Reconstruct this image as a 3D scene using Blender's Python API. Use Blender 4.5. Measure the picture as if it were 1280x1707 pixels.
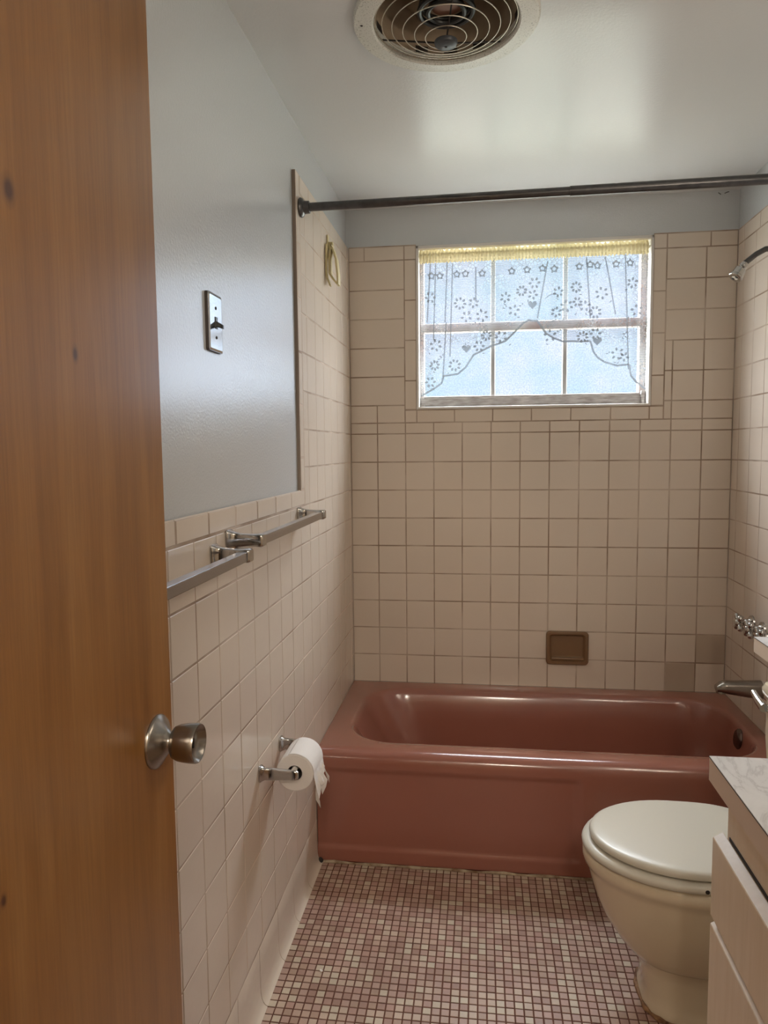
import bpy, bmesh, math, random
from mathutils import Vector, Matrix
from math import sin, cos, pi, radians

for o in list(bpy.data.objects): bpy.data.objects.remove(o)
SC = bpy.context.scene
COL = SC.collection

# ------------------------------------------------------------------ camera
cam_d = bpy.data.cameras.new('camera')
cam_d.sensor_fit = 'HORIZONTAL'; cam_d.sensor_width = 36.0
cam_d.lens = 1198.13/1280*36.0
cam_d.clip_start = 0.02
camera = bpy.data.objects.new('camera', cam_d); COL.objects.link(camera)
RT = Vector((0.99105197, 0.13313479, -0.00954608))
UP = Vector((-0.00215227, 0.08744895, 0.99616668))
FW = Vector((-0.13345924, 0.9872324, -0.086953))
m = Matrix((RT, UP, -FW)).transposed().to_4x4()
m.translation = Vector((0.54366, -3.00373, 1.38317))
camera.matrix_world = m
SC.camera = camera

# ------------------------------------------------------------------ world, light, exposure
SC.view_settings.view_transform = 'Standard'
SC.view_settings.look = 'None'
SC.view_settings.gamma = 1.0
SC.view_settings.use_curve_mapping = False
SC.view_settings.exposure = 0.0
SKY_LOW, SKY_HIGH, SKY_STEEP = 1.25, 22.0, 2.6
HALL_POWER = 100.0
FILL_BULB = 27.0  # strength of the added vanity fill bulbs

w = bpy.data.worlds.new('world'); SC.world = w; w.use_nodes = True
nt = w.node_tree; nt.nodes.clear()
out = nt.nodes.new('ShaderNodeOutputWorld'); bg = nt.nodes.new('ShaderNodeBackground')
tc = nt.nodes.new('ShaderNodeTexCoord'); sx = nt.nodes.new('ShaderNodeSeparateXYZ')
nt.links.new(tc.outputs['Generated'], sx.inputs[0])
# outside: bluish sky dimmed straight ahead, brightened all around to light the room
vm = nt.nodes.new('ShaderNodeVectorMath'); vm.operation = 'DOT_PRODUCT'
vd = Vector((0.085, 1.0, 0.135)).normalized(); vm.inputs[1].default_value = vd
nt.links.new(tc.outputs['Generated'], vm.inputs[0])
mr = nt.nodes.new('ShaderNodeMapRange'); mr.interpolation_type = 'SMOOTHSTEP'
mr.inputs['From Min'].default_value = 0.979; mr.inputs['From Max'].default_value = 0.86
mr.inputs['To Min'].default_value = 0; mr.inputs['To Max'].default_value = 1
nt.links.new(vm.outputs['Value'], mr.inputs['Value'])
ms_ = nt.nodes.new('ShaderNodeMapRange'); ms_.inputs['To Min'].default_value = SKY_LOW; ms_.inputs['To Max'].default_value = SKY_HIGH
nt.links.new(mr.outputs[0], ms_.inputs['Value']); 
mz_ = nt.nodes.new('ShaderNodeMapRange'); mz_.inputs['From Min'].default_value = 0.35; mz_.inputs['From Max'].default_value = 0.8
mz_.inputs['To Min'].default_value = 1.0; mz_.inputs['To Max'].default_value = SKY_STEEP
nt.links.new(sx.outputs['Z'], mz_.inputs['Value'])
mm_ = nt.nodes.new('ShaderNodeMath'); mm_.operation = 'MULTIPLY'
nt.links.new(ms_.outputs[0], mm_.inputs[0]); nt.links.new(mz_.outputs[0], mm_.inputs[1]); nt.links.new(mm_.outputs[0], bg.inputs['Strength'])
mc_ = nt.nodes.new('ShaderNodeMix'); mc_.data_type = 'RGBA'
mc_.inputs[6].default_value = (0.82, 0.88, 1.0, 1); mc_.inputs[7].default_value = (1.0, 0.96, 0.93, 1)
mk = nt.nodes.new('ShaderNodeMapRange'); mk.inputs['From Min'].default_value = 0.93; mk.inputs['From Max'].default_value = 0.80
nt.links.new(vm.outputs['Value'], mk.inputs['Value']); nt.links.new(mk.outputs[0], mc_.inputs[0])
# yellower tint added below the horizon to colour the ceiling glare
mg = nt.nodes.new('ShaderNodeMapRange'); mg.inputs['From Min'].default_value = 0.02; mg.inputs['From Max'].default_value = -0.15
nt.links.new(sx.outputs['Z'], mg.inputs['Value'])
mc2 = nt.nodes.new('ShaderNodeMix'); mc2.data_type = 'RGBA'; mc2.inputs[7].default_value = (0.40, 0.385, 0.30, 1)
nt.links.new(mg.outputs[0], mc2.inputs[0]); nt.links.new(mc_.outputs[2], mc2.inputs[6]); nt.links.new(mc2.outputs[2], bg.inputs['Color'])
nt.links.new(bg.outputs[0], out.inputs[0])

# light portal in the window opening (guides daylight sampling)
pl = bpy.data.lights.new('window_portal', 'AREA'); pl.shape = 'RECTANGLE'; pl.size = 0.94; pl.size_y = 0.66
pl.cycles.is_portal = True
po = bpy.data.objects.new('window_portal', pl); COL.objects.link(po)
po.location = (0.745, 0.105, 1.88); po.rotation_euler = (radians(-90), 0, 0)

W = 1.524; H = 2.362; YD = -2.84; P = 0.11787
random.seed(7)

# ------------------------------------------------------------------ helpers
def tag(o, label=None, cat=None, group=None, kind=None):
    if label: o['label'] = label
    if cat: o['category'] = cat
    if group: o['group'] = group
    if kind: o['kind'] = kind
    return o
def thing(name, label, cat, loc=(0, 0, 0), group=None):
    o = bpy.data.objects.new(name, None); COL.objects.link(o); o.location = loc
    o.empty_display_size = .05
    return tag(o, label, cat, group)
def obj(name, bm, mat, parent=None, smooth=False, sharp=35):
    me = bpy.data.meshes.new(name)
    bmesh.ops.recalc_face_normals(bm, faces=bm.faces)
    if parent is not None:
        off = Vector((0, 0, 0)); p = parent
        while p is not None: off += p.location; p = p.parent
        for v in bm.verts: v.co -= off
    bm.to_mesh(me); bm.free()
    if smooth:
        me.polygons.foreach_set('use_smooth', [True]*len(me.polygons))
        try: me.set_sharp_from_angle(angle=radians(sharp))
        except Exception: pass
    for mm in (mat if isinstance(mat, (list, tuple)) else [mat]): me.materials.append(mm)
    o = bpy.data.objects.new(name, me); COL.objects.link(o)
    if parent is not None: o.parent = parent
    return o
def box(bm, x0, x1, y0, y1, z0, z1, bev=0, seg=2, mat=0):
    r = bmesh.ops.create_cube(bm, size=1.0)
    vs = r['verts']
    for v in vs:
        v.co = Vector(((x0+x1)/2+v.co.x*(x1-x0), (y0+y1)/2+v.co.y*(y1-y0), (z0+z1)/2+v.co.z*(z1-z0)))
    fs = set(f for v in vs for f in v.link_faces)
    for f in fs: f.material_index = mat
    if bev > 0:
        es = list(set(e for v in vs for e in v.link_edges))
        rr = bmesh.ops.bevel(bm, geom=es, offset=bev, segments=seg, affect='EDGES', profile=0.5)
        for f in rr['faces']: f.material_index = mat
    return bm
def new(): return bmesh.new()
def frame(axis):
    a = Vector(axis).normalized()
    h = Vector((0, 0, 1)) if abs(a.z) < .9 else Vector((1, 0, 0))
    u = a.cross(h).normalized(); v = a.cross(u).normalized()
    return a, u, v
def lathe(bm, prof, origin, axis, n=40, mat=0, cap=True):
    """prof: list of (radius, distance along axis)"""
    a, u, v = frame(axis); o = Vector(origin); rings = []
    for r, d in prof:
        if r < 1e-6: rings.append([bm.verts.new(o+a*d)])
        else: rings.append([bm.verts.new(o+a*d+u*(r*cos(2*pi*i/n))+v*(r*sin(2*pi*i/n))) for i in range(n)])
    for A, B in zip(rings, rings[1:]):
        for i in range(n):
            j = (i+1) % n
            if len(A) == 1 and len(B) == 1: continue
            if len(A) == 1: f = bm.faces.new((A[0], B[i], B[j]))
            elif len(B) == 1: f = bm.faces.new((A[i], B[0], A[j]))
            else: f = bm.faces.new((A[i], B[i], B[j], A[j]))
            f.material_index = mat
    if cap:
        for R in (rings[0], rings[-1]):
            if len(R) > 1: bm.faces.new(R).material_index = mat
    return bm
def tube(bm, pts, rad, n=12, mat=0, closed=False):
    pts = [Vector(p) for p in pts]; N = len(pts); rings = []; up = None
    rads = rad if isinstance(rad, (list, tuple)) else [rad]*N
    for i, p in enumerate(pts):
        if closed: t = (pts[(i+1) % N]-pts[i-1]).normalized()
        else: t = (pts[min(i+1, N-1)]-pts[max(i-1, 0)]).normalized()
        if up is None:
            a, u, v = frame(t)
        else:
            u = (up - t*up.dot(t)).normalized(); v = t.cross(u)
        up = u
        rings.append([bm.verts.new(p+u*(rads[i]*cos(2*pi*k/n))+v*(rads[i]*sin(2*pi*k/n))) for k in range(n)])
    M = N if closed else N-1
    for i in range(M):
        A = rings[i]; B = rings[(i+1) % N]
        for k in range(n):
            f = bm.faces.new((A[k], A[(k+1) % n], B[(k+1) % n], B[k])); f.material_index = mat
    if not closed:
        bm.faces.new(rings[0]); bm.faces.new(rings[-1])
    return bm
def loft(bm, rings, cap0=True, cap1=True, mat=0):
    R = [[bm.verts.new(Vector(p)) for p in r] for r in rings]; n = len(R[0])
    for A, B in zip(R, R[1:]):
        for k in range(n):
            f = bm.faces.new((A[k], A[(k+1) % n], B[(k+1) % n], B[k])); f.material_index = mat
    if cap0: bm.faces.new(R[0])
    if cap1: bm.faces.new(R[-1])
    return R
def rrect(x0, x1, y0, y1, r, z, na=10, ne=14):
    r = min(r, (x1-x0)/2-1e-4, (y1-y0)/2-1e-4); P_ = []
    cs = [(x1-r, y0+r, -90), (x1-r, y1-r, 0), (x0+r, y1-r, 90), (x0+r, y0+r, 180)]
    for k, (cx, cy, a0) in enumerate(cs):
        arc = [(cx+r*cos(radians(a0+90*i/na)), cy+r*sin(radians(a0+90*i/na))) for i in range(na+1)]
        P_ += arc
        nx = cs[(k+1) % 4]; a1 = radians(nx[2])
        nxt = (nx[0]+r*cos(a1), nx[1]+r*sin(a1)); last = arc[-1]
        for i in range(1, ne): P_.append((last[0]+(nxt[0]-last[0])*i/ne, last[1]+(nxt[1]-last[1])*i/ne))
    return [(x, y, z) for x, y in P_]

# ------------------------------------------------------------------ materials
def mat(name, col=(.8, .8, .8), rough=.5, metal=0, spec=.5, coat=0, coat_r=.05):
    m = bpy.data.materials.new(name); m.use_nodes = True
    b = m.node_tree.nodes['Principled BSDF']
    b.inputs['Base Color'].default_value = (*col, 1); b.inputs['Roughness'].default_value = rough
    b.inputs['Metallic'].default_value = metal; b.inputs['Specular IOR Level'].default_value = spec
    b.inputs['Coat Weight'].default_value = coat; b.inputs['Coat Roughness'].default_value = coat_r
    return m
def N(m, t, **kw):
    n = m.node_tree.nodes.new(t)
    for k, v in kw.items(): setattr(n, k, v)
    return n
def L(m, a, b): m.node_tree.links.new(a, b)
def B(m): return m.node_tree.nodes['Principled BSDF']
def noise(m, scale, detail=3, coord='Object', stretch=None, rough=.5):
    tc = N(m, 'ShaderNodeTexCoord'); n = N(m, 'ShaderNodeTexNoise')
    n.inputs['Scale'].default_value = scale; n.inputs['Detail'].default_value = detail; n.inputs['Roughness'].default_value = rough
    if stretch:
        mp = N(m, 'ShaderNodeMapping'); mp.inputs['Scale'].default_value = stretch
        L(m, tc.outputs[coord], mp.inputs[0]); L(m, mp.outputs[0], n.inputs['Vector'])
    else: L(m, tc.outputs[coord], n.inputs['Vector'])
    return n
def ramp(m, src, stops):
    r = N(m, 'ShaderNodeValToRGB'); e = r.color_ramp.elements
    while len(e) < len(stops): e.new(.5)
    for i, (p, c) in enumerate(stops): e[i].position = p; e[i].color = (*c, 1)
    L(m, src, r.inputs[0]); return r
def bump(m, src, strength, dist=.001):
    b = N(m, 'ShaderNodeBump'); b.inputs['Strength'].default_value = strength; b.inputs['Distance'].default_value = dist
    L(m, src, b.inputs['Height']); L(m, b.outputs[0], B(m).inputs['Normal']); return b
def mixc(m, fac, a, b, mode='MIX'):
    x = N(m, 'ShaderNodeMix', data_type='RGBA', blend_type=mode)
    for s, v in ((x.inputs[0], fac), (x.inputs[6], a), (x.inputs[7], b)):
        if isinstance(v, (int, float)): s.default_value = v
        elif isinstance(v, tuple): s.default_value = (*v, 1)
        else: L(m, v, s)
    return x.outputs[2]

def tile_mat(name, c0, c1, rough=.16):
    m = mat(name, c0, rough)
    g = N(m, 'ShaderNodeNewGeometry')
    n = noise(m, 3.0, 4)
    r = ramp(m, g.outputs['Random Per Island'], [(0, c0), (1, c1)])
    c = mixc(m, n.outputs[0], r.outputs[0], tuple(x*.93 for x in c0))
    L(m, c, B(m).inputs['Base Color'])
    n2 = noise(m, 22, 2); bump(m, n2.outputs[0], .10, .004)
    return m
M_TILE = tile_mat('cream glazed wall tile', (.76, .655, .55), (.72, .615, .51))
M_COVE = tile_mat('cream glazed base tile', (.75, .65, .54), (.71, .61, .51))
M_GROUT = mat('wall grout', (.42, .32, .245), .9)
n = noise(M_GROUT, 4.5, 4); r = ramp(M_GROUT, n.outputs[0], [(.38, (.30, .21, .145)), (.62, (.56, .45, .36))]); L(M_GROUT, r.outputs[0], B(M_GROUT).inputs['Base Color'])
M_PAINT = mat('semigloss wall paint', (.60, .62, .625), .24, spec=.6, coat=.5, coat_r=.22)
n = noise(M_PAINT, 170, 4, rough=.6); bump(M_PAINT, n.outputs[0], .42, .002)
n = noise(M_PAINT, 7, 3)
M_CEIL = mat('semigloss ceiling paint', (.76, .765, .76), .19, spec=.22)
n = noise(M_CEIL, 140, 5, rough=.65); bump(M_CEIL, n.outputs[0], .22, .002)

M_FLOOR = mat('mosaic floor tile', (.5, .3, .28), .42)
g = N(M_FLOOR, 'ShaderNodeNewGeometry')
r = ramp(M_FLOOR, g.outputs['Random Per Island'],
         [(0, (.40, .245, .19)), (.14, (.48, .30, .24)), (.32, (.50, .335, .27)), (.50, (.54, .38, .295)),
          (.68, (.45, .305, .225)), (.78, (.59, .45, .35)), (.91, (.62, .52, .40))])
r.color_ramp.interpolation = 'CONSTANT'
n = noise(M_FLOOR, 5, 5); rr_ = ramp(M_FLOOR, n.outputs[0], [(.35, (.82, .80, .78)), (.65, (1, 1, 1))])
n2 = noise(M_FLOOR, 400, 2); r2 = ramp(M_FLOOR, n2.outputs[0], [(.3, (.85, .85, .85)), (.7, (1, 1, 1))])
c = mixc(M_FLOOR, 1.0, r.outputs[0], rr_.outputs[0], 'MULTIPLY'); c = mixc(M_FLOOR, .7, c, r2.outputs[0], 'MULTIPLY')
L(M_FLOOR, c, B(M_FLOOR).inputs['Base Color'])
M_FGROUT = mat('dark floor grout', (.12, .042, .025), .85)

M_TUB = mat('pink porcelain enamel', (.46, .20, .16), .22, coat=.8, coat_r=.12)
n = noise(M_TUB, 2.2, 3); r = ramp(M_TUB, n.outputs[0], [(.3, (.33, .122, .084)), (.7, (.30, .107, .072))])
L(M_TUB, r.outputs[0], B(M_TUB).inputs['Base Color'])
M_CHINA = mat('bone vitreous china', (.70, .60, .44), .12, coat=.4)
M_SEAT = mat('ivory plastic seat', (.62, .58, .49), .30)
M_CHROME = mat('polished chrome', (.50, .485, .47), .10, 1)
n = noise(M_CHROME, 60, 3); r = ramp(M_CHROME, n.outputs[0], [(.35, (.06, .06, .06)), (.75, (.2, .2, .2))])
L(M_CHROME, r.outputs[0], B(M_CHROME).inputs['Roughness'])
M_NICKEL = mat('brushed nickel', (.33, .30, .265), .27, 1)
M_ALU = mat('brushed aluminium bar', (.46, .45, .455), .22, 1)
M_ROD = mat('tarnished dark chrome rod', (.20, .195, .19), .33, 1)
n = noise(M_ROD, 50, 4); r = ramp(M_ROD, n.outputs[0], [(.3, (.11, .106, .106)), (.7, (.145, .14, .14))]); L(M_ROD, r.outputs[0], B(M_ROD).inputs['Base Color'])
M_BLACK = mat('black plastic', (.015, .014, .013), .4)
M_DARK = mat('dark hollow', (.03, .022, .018), .8)
M_WHITE = mat('white painted casing', (.78, .74, .69), .35)
M_FRAME = mat('pinkish grey window frame', (.50, .42, .39), .45)
n = noise(M_FRAME, 14, 4, stretch=(1, 1, .4)); r = ramp(M_FRAME, n.outputs[0], [(.35, (.40, .29, .27)), (.65, (.58, .53, .50))]); L(M_FRAME, r.outputs[0], B(M_FRAME).inputs['Base Color'])
M_MUNT = mat('grey window bar', (.50, .49, .48), .5)
M_SILLRAIL = mat('weathered aluminium rail', (.36, .33, .31), .5, .3)
n = noise(M_SILLRAIL, 20, 5, stretch=(1, 1, 5)); r = ramp(M_SILLRAIL, n.outputs[0], [(.35, (.25, .22, .20)), (.65, (.46, .42, .40))]); L(M_SILLRAIL, r.outputs[0], B(M_SILLRAIL).inputs['Base Color'])
M_SOAP = mat('tan ceramic soap dish', (.22, .125, .062), .3)
M_PAPER = mat('white tissue paper', (.80, .75, .71), .9)
n = noise(M_PAPER, 300, 3); bump(M_PAPER, n.outputs[0], .3, .001)
M_CARD = mat('grey cardboard core', (.07, .055, .05), .9)
M_CREAMP = mat('yellowed cream plastic', (.62, .52, .28), .38)
M_LAM = mat('white marble laminate', (.72, .69, .665), .28)
n = noise(M_LAM, 9, 6, stretch=(1, .45, 1), rough=.6); n.inputs['Distortion'].default_value = 1.6
r = ramp(M_LAM, n.outputs[0], [(.36, (.76, .74, .72)), (.47, (.72, .70, .68)), (.5, (.58, .555, .535)), (.535, (.73, .71, .69)), (.7, (.78, .76, .74))])
L(M_LAM, r.outputs[0], B(M_LAM).inputs['Base Color'])
M_EDGE = mat('beige laminate edge', (.74, .59, .45), .4)
M_CAB = mat('beige woodgrain laminate', (.50, .37, .26), .42)
n = noise(M_CAB, 9, 6, stretch=(6, 6, .5), rough=.65); r = ramp(M_CAB, n.outputs[0], [(.3, (.76, .61, .43)), (.7, (.83, .69, .52))]); L(M_CAB, r.outputs[0], B(M_CAB).inputs['Base Color'])
M_CAULK = mat('dingy beige caulk', (.42, .33, .22), .7)
n = noise(M_CAULK, 25, 5); r = ramp(M_CAULK, n.outputs[0], [(.35, (.16, .08, .035)), (.6, (.45, .36, .25))]); L(M_CAULK, r.outputs[0], B(M_CAULK).inputs['Base Color'])
M_STAIN = mat('rusty brown caulk', (.20, .085, .03), .7)
n = noise(M_STAIN, 40, 4); r = ramp(M_STAIN, n.outputs[0], [(.35, (.09, .03, .012)), (.65, (.36, .2, .09))]); L(M_STAIN, r.outputs[0], B(M_STAIN).inputs['Base Color'])
M_FANRING = mat('speckled off-white enamel', (.58, .57, .51), .4)
n = noise(M_FANRING, 300, 2); r = ramp(M_FANRING, n.outputs[0], [(.33, (.45, .44, .38)), (.42, (.80, .79, .72))]); L(M_FANRING, r.outputs[0], B(M_FANRING).inputs['Base Color'])
M_FANIN = mat('dusty brown fan housing', (.26, .19, .13), .65)
n = noise(M_FANIN, 12, 5); r = ramp(M_FANIN, n.outputs[0], [(.3, (.30, .22, .15)), (.7, (.50, .40, .28))]); L(M_FANIN, r.outputs[0], B(M_FANIN).inputs['Base Color'])
M_WIRE = mat('dull grille wire', (.50, .44, .36), .35, .8)
M_HALL = mat('hallway paint', (.62, .55, .46), .7)
M_HFLOOR = mat('hallway wood floor', (.30, .17, .09), .5)
M_CREAMC = mat('cream ruffled fabric', (.86, .78, .55), .9); M_CREAMC.node_tree.nodes['Principled BSDF'].inputs['Subsurface Weight'].default_value = 0
n = noise(M_CREAMC, 120, 3); bump(M_CREAMC, n.outputs[0], .4, .001)

tlc = N(M_CREAMC, 'ShaderNodeBsdfTranslucent'); tlc.inputs[0].default_value = (.55, .47, .30, 1)
mxc = N(M_CREAMC, 'ShaderNodeMixShader'); mxc.inputs[0].default_value = .45
L(M_CREAMC, B(M_CREAMC).outputs[0], mxc.inputs[1]); L(M_CREAMC, tlc.outputs[0], mxc.inputs[2]); L(M_CREAMC, mxc.outputs[0], M_CREAMC.node_tree.nodes['Material Output'].inputs[0])
# wood of the door: vertical veneer figure plus two knots
M_WOOD = mat('varnished birch veneer', (.4, .2, .08), .36, coat=.5, coat_r=.28)
n1 = noise(M_WOOD, 3.2, 7, stretch=(9, 9, .55), rough=.62); n1.inputs['Distortion'].default_value = .5
n2 = noise(M_WOOD, 55, 5, stretch=(4, 4, .14), rough=.7)
n3 = noise(M_WOOD, 1.2, 3, stretch=(2, 2, .6))
r1 = ramp(M_WOOD, n1.outputs[0], [(.28, (.215, .088, .018)), (.5, (.275, .120, .028)), (.74, (.33, .160, .047))])
r2 = ramp(M_WOOD, n2.outputs[0], [(.3, (.78, .76, .72)), (.62, (1.05, 1.05, 1.05))])
r3 = ramp(M_WOOD, n3.outputs[0], [(.3, (.88, .86, .84)), (.7, (1.06, 1.06, 1.08))])
c = mixc(M_WOOD, .8, r1.outputs[0], r2.outputs[0], 'MULTIPLY'); c = mixc(M_WOOD, .9, c, r3.outputs[0], 'MULTIPLY')
tcw = N(M_WOOD, 'ShaderNodeTexCoord')
KNOTS = []
def knots(y, z, ry, rz):
    global c
    mp = N(M_WOOD, 'ShaderNodeMapping'); mp.vector_type = 'POINT'
    mp.inputs['Location'].default_value = (0, -y/ry, -z/rz); mp.inputs['Scale'].default_value = (0, 1/ry, 1/rz)
    L(M_WOOD, tcw.outputs['Object'], mp.inputs[0])
    gr = N(M_WOOD, 'ShaderNodeTexGradient', gradient_type='SPHERICAL'); L(M_WOOD, mp.outputs[0], gr.inputs[0])
    rp = ramp(M_WOOD, gr.outputs['Fac'] if 'Fac' in gr.outputs else gr.outputs[1], [(0, (0, 0, 0)), (.35, (.35, .35, .35)), (.7, (1, 1, 1))])
    c = mixc(M_WOOD, rp.outputs[0], c, (.07, .02, .008))
L(M_WOOD, c, B(M_WOOD).inputs['Base Color'])

# frosted pebble glass: mottled tint + faint gloss
M_GLASS = bpy.data.materials.new('obscured pebble glass'); M_GLASS.use_nodes = True
for x in list(M_GLASS.node_tree.nodes):
    if x.type != 'OUTPUT_MATERIAL': M_GLASS.node_tree.nodes.remove(x)
mo = [x for x in M_GLASS.node_tree.nodes if x.type == 'OUTPUT_MATERIAL'][0]
tr = N(M_GLASS, 'ShaderNodeBsdfTransparent'); gl = N(M_GLASS, 'ShaderNodeBsdfGlossy'); gl.inputs['Roughness'].default_value = .4
na = noise(M_GLASS, 170, 2); nb = noise(M_GLASS, 6, 3)
ra = ramp(M_GLASS, na.outputs[0], [(.3, (.84, .88, .92)), (.6, (1.0, 1.0, 1.0))])
rb = ramp(M_GLASS, nb.outputs[0], [(.35, (.85, .93, .96)), (.65, (.95, .96, 1.0))])
cc = mixc(M_GLASS, 1.0, ra.outputs[0], rb.outputs[0], 'MULTIPLY'); L(M_GLASS, cc, tr.inputs['Color'])
ms = N(M_GLASS, 'ShaderNodeMixShader'); ms.inputs[0].default_value = .015
L(M_GLASS, tr.outputs[0], ms.inputs[1]); L(M_GLASS, gl.outputs[0], ms.inputs[2]); L(M_GLASS, ms.outputs[0], mo.inputs[0])

def lace_mat(name, lo, hi, plain=False, TL=(.11, .125, .14, 1)):
    m = bpy.data.materials.new(name); m.use_nodes = True
    for x in list(m.node_tree.nodes):
        if x.type != 'OUTPUT_MATERIAL': m.node_tree.nodes.remove(x)
    mo = [x for x in m.node_tree.nodes if x.type == 'OUTPUT_MATERIAL'][0]
    tr = N(m, 'ShaderNodeBsdfTransparent'); df = N(m, 'ShaderNodeBsdfDiffuse'); tl = N(m, 'ShaderNodeBsdfTranslucent')
    df.inputs[0].default_value = (.62, .62, .63, 1); tl.inputs[0].default_value = TL
    mx = N(m, 'ShaderNodeMixShader'); mx.inputs[0].default_value = .55
    L(m, df.outputs[0], mx.inputs[1]); L(m, tl.outputs[0], mx.inputs[2])
    m2 = N(m, 'ShaderNodeMixShader'); L(m, tr.outputs[0], m2.inputs[1]); L(m, mx.outputs[0], m2.inputs[2])
    if plain: m2.inputs[0].default_value = hi
    else:
        tc = N(m, 'ShaderNodeTexCoord')
        wv = N(m, 'ShaderNodeTexWave', bands_direction='Z'); wv.inputs['Scale'].default_value = 48; wv.inputs['Distortion'].default_value = .6
        L(m, tc.outputs['Object'], wv.inputs[0])
        wx = N(m, 'ShaderNodeTexWave', bands_direction='X'); wx.inputs['Scale'].default_value = 60; wx.inputs['Distortion'].default_value = .5
        L(m, tc.outputs['Object'], wx.inputs[0])
        vo = N(m, 'ShaderNodeTexVoronoi', feature='DISTANCE_TO_EDGE'); vo.inputs['Scale'].default_value = 75; L(m, tc.outputs['Object'], vo.inputs[0])
        rv = ramp(m, vo.outputs['Distance'], [(.03, (1, 1, 1)), (.14, (0, 0, 0))])
        nn = noise(m, 16, 2); sel = ramp(m, nn.outputs[0], [(.47, (0, 0, 0)), (.53, (1, 1, 1))])
        ad = N(m, 'ShaderNodeMath', operation='MULTIPLY_ADD'); L(m, wx.outputs['Fac'], ad.inputs[0]); ad.inputs[1].default_value = .25
        mz = N(m, 'ShaderNodeMath', operation='MULTIPLY'); L(m, wv.outputs['Fac'], mz.inputs[0]); mz.inputs[1].default_value = .75
        L(m, mz.outputs[0], ad.inputs[2])
        pat = mixc(m, sel.outputs[0], ad.outputs[0], rv.outputs[0])
        mr = N(m, 'ShaderNodeMapRange'); mr.inputs['To Min'].default_value = lo; mr.inputs['To Max'].default_value = hi
        L(m, pat, mr.inputs['Value']); L(m, mr.outputs[0], m2.inputs[0])
    L(m, m2.outputs[0], mo.inputs[0]); return m
M_LACE = lace_mat('white lace net', .06, .70)
M_THREAD = lace_mat('dense lace thread', 0, .85, plain=True, TL=(.045, .055, .065, 1))
M_FOLD = lace_mat('doubled lace fold', 0, .7, plain=True, TL=(.045, .055, .065, 1))

# ------------------------------------------------------------------ tile layout helper
def tile(bm, M_, u0, u1, v0, v1, gap=.0011, inset=.0022, drop=.0014, mat=0, jit=.00028):
    """raised tile on a plane: M_ maps (u, v, height) to space"""
    u0 += gap; u1 -= gap; v0 += gap; v1 -= gap
    if u1-u0 < .006 or v1-v0 < .006: return
    j = [random.uniform(-jit, jit) for _ in range(4)]
    o = [(u0, v0), (u1, v0), (u1, v1), (u0, v1)]
    i_ = [(u0+inset, v0+inset), (u1-inset, v0+inset), (u1-inset, v1-inset), (u0+inset, v1-inset)]
    O = [bm.verts.new(M_(a, b, -drop)) for a, b in o]
    I = [bm.verts.new(M_(a, b, h)) for (a, b), h in zip(i_, j)]
    bm.faces.new(I).material_index = mat
    for k in range(4): bm.faces.new((O[k], O[(k+1) % 4], I[(k+1) % 4], I[k])).material_index = mat
ROW = [0.386+k*P for k in range(-4, 16)]
def rows(z0, z1):
    L_ = [z0]+[z for z in ROW if z0+.012 < z < z1-.012]+[z1]
    return list(zip(L_, L_[1:]))

WX0, WX1, WZ0, WZ1 = .279, 1.212, 1.546, 2.207        # window opening

# ------------------------------------------------------------------ setting: walls, ceiling, floor
def struct(name, bm, m, parent=None, smooth=False):
    o = obj(name, bm, m, parent, smooth)
    o['kind'] = 'structure'
    return o
# back wall
bm = new(); D0, D1 = .0015, .16
box(bm, -.15, WX0, D0, D1, 0, H+.1); box(bm, WX1, W+.15, D0, D1, 0, H+.1)
box(bm, WX0, WX1, D0, D1, 0, WZ0); box(bm, WX0, WX1, D0, D1, WZ1, H+.1)
wall_back = struct('wall_back', bm, M_PAINT)
bm = new(); box(bm, 0, WX0, .0006, .0015, .30, 2.213); box(bm, WX1, W, .0006, .0015, .30, 2.213); box(bm, WX0, WX1, .0006, .0015, .30, WZ0)
obj('grout', bm, M_GROUT, wall_back)
bm = new(); MB = lambda u, v, h: Vector((u, -h, v))
cols = [0.0]+[(k-.04)*P for k in range(1, 13)]+[W]
XO0, XO1 = .230, 1.262; ZB = 1.492
for z0, z1 in rows(.375, ZB):
    for i_c, (a, b) in enumerate(zip(cols, cols[1:])):
        tile(bm, MB, a, b, z0, z1, mat=1 if (i_c, round(z0, 2)) in ((11, .38), (12, .50)) else 0)
for z0, z1 in rows(ZB, 2.154):
    if z1 < 1.57:
        tile(bm, MB, cols[0], cols[1], z0, z1); tile(bm, MB, cols[1], XO0, z0, z1)
    else: tile(bm, MB, 0, XO0, z0, z1)
    if z0 < 1.78:
        tile(bm, MB, XO1, cols[11], z0, z1); tile(bm, MB, cols[11], cols[12], z0, z1)
    else: tile(bm, MB, XO1, cols[12], z0, z1)
    tile(bm, MB, cols[12], W, z0, z1)
tj = [0, .065, XO0, WX0]
for a, b in zip(tj, tj[1:]): tile(bm, MB, a, b, 2.154, 2.211)
tj = [WX1, XO1, 1.424, W]
for a, b in zip(tj, tj[1:]): tile(bm, MB, a, b, 2.154, 2.211)
zz = [1.546, 1.665, 1.830, 1.992, 2.154]
for a, b in zip(zz, zz[1:]):
    tile(bm, MB, XO0, WX0, a, b); tile(bm, MB, WX1, XO1, a, b)
xx = [XO0, WX0]+[WX0+.156*i for i in range(1, 6)]+[1.208, XO1]
for a, b in zip(xx, xx[1:]): tile(bm, MB, a, b, ZB, 1.544)
obj('wall_tiles', bm, [M_TILE, tile_mat('darker replacement tile', (.56, .455, .355), (.58, .47, .37))], wall_back)
bm = new()
tube(bm, [(1.445, -.0005, 2.353), (1.449, -.001, 2.349), (1.455, -.0005, 2.346)], .0012, 6)
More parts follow.
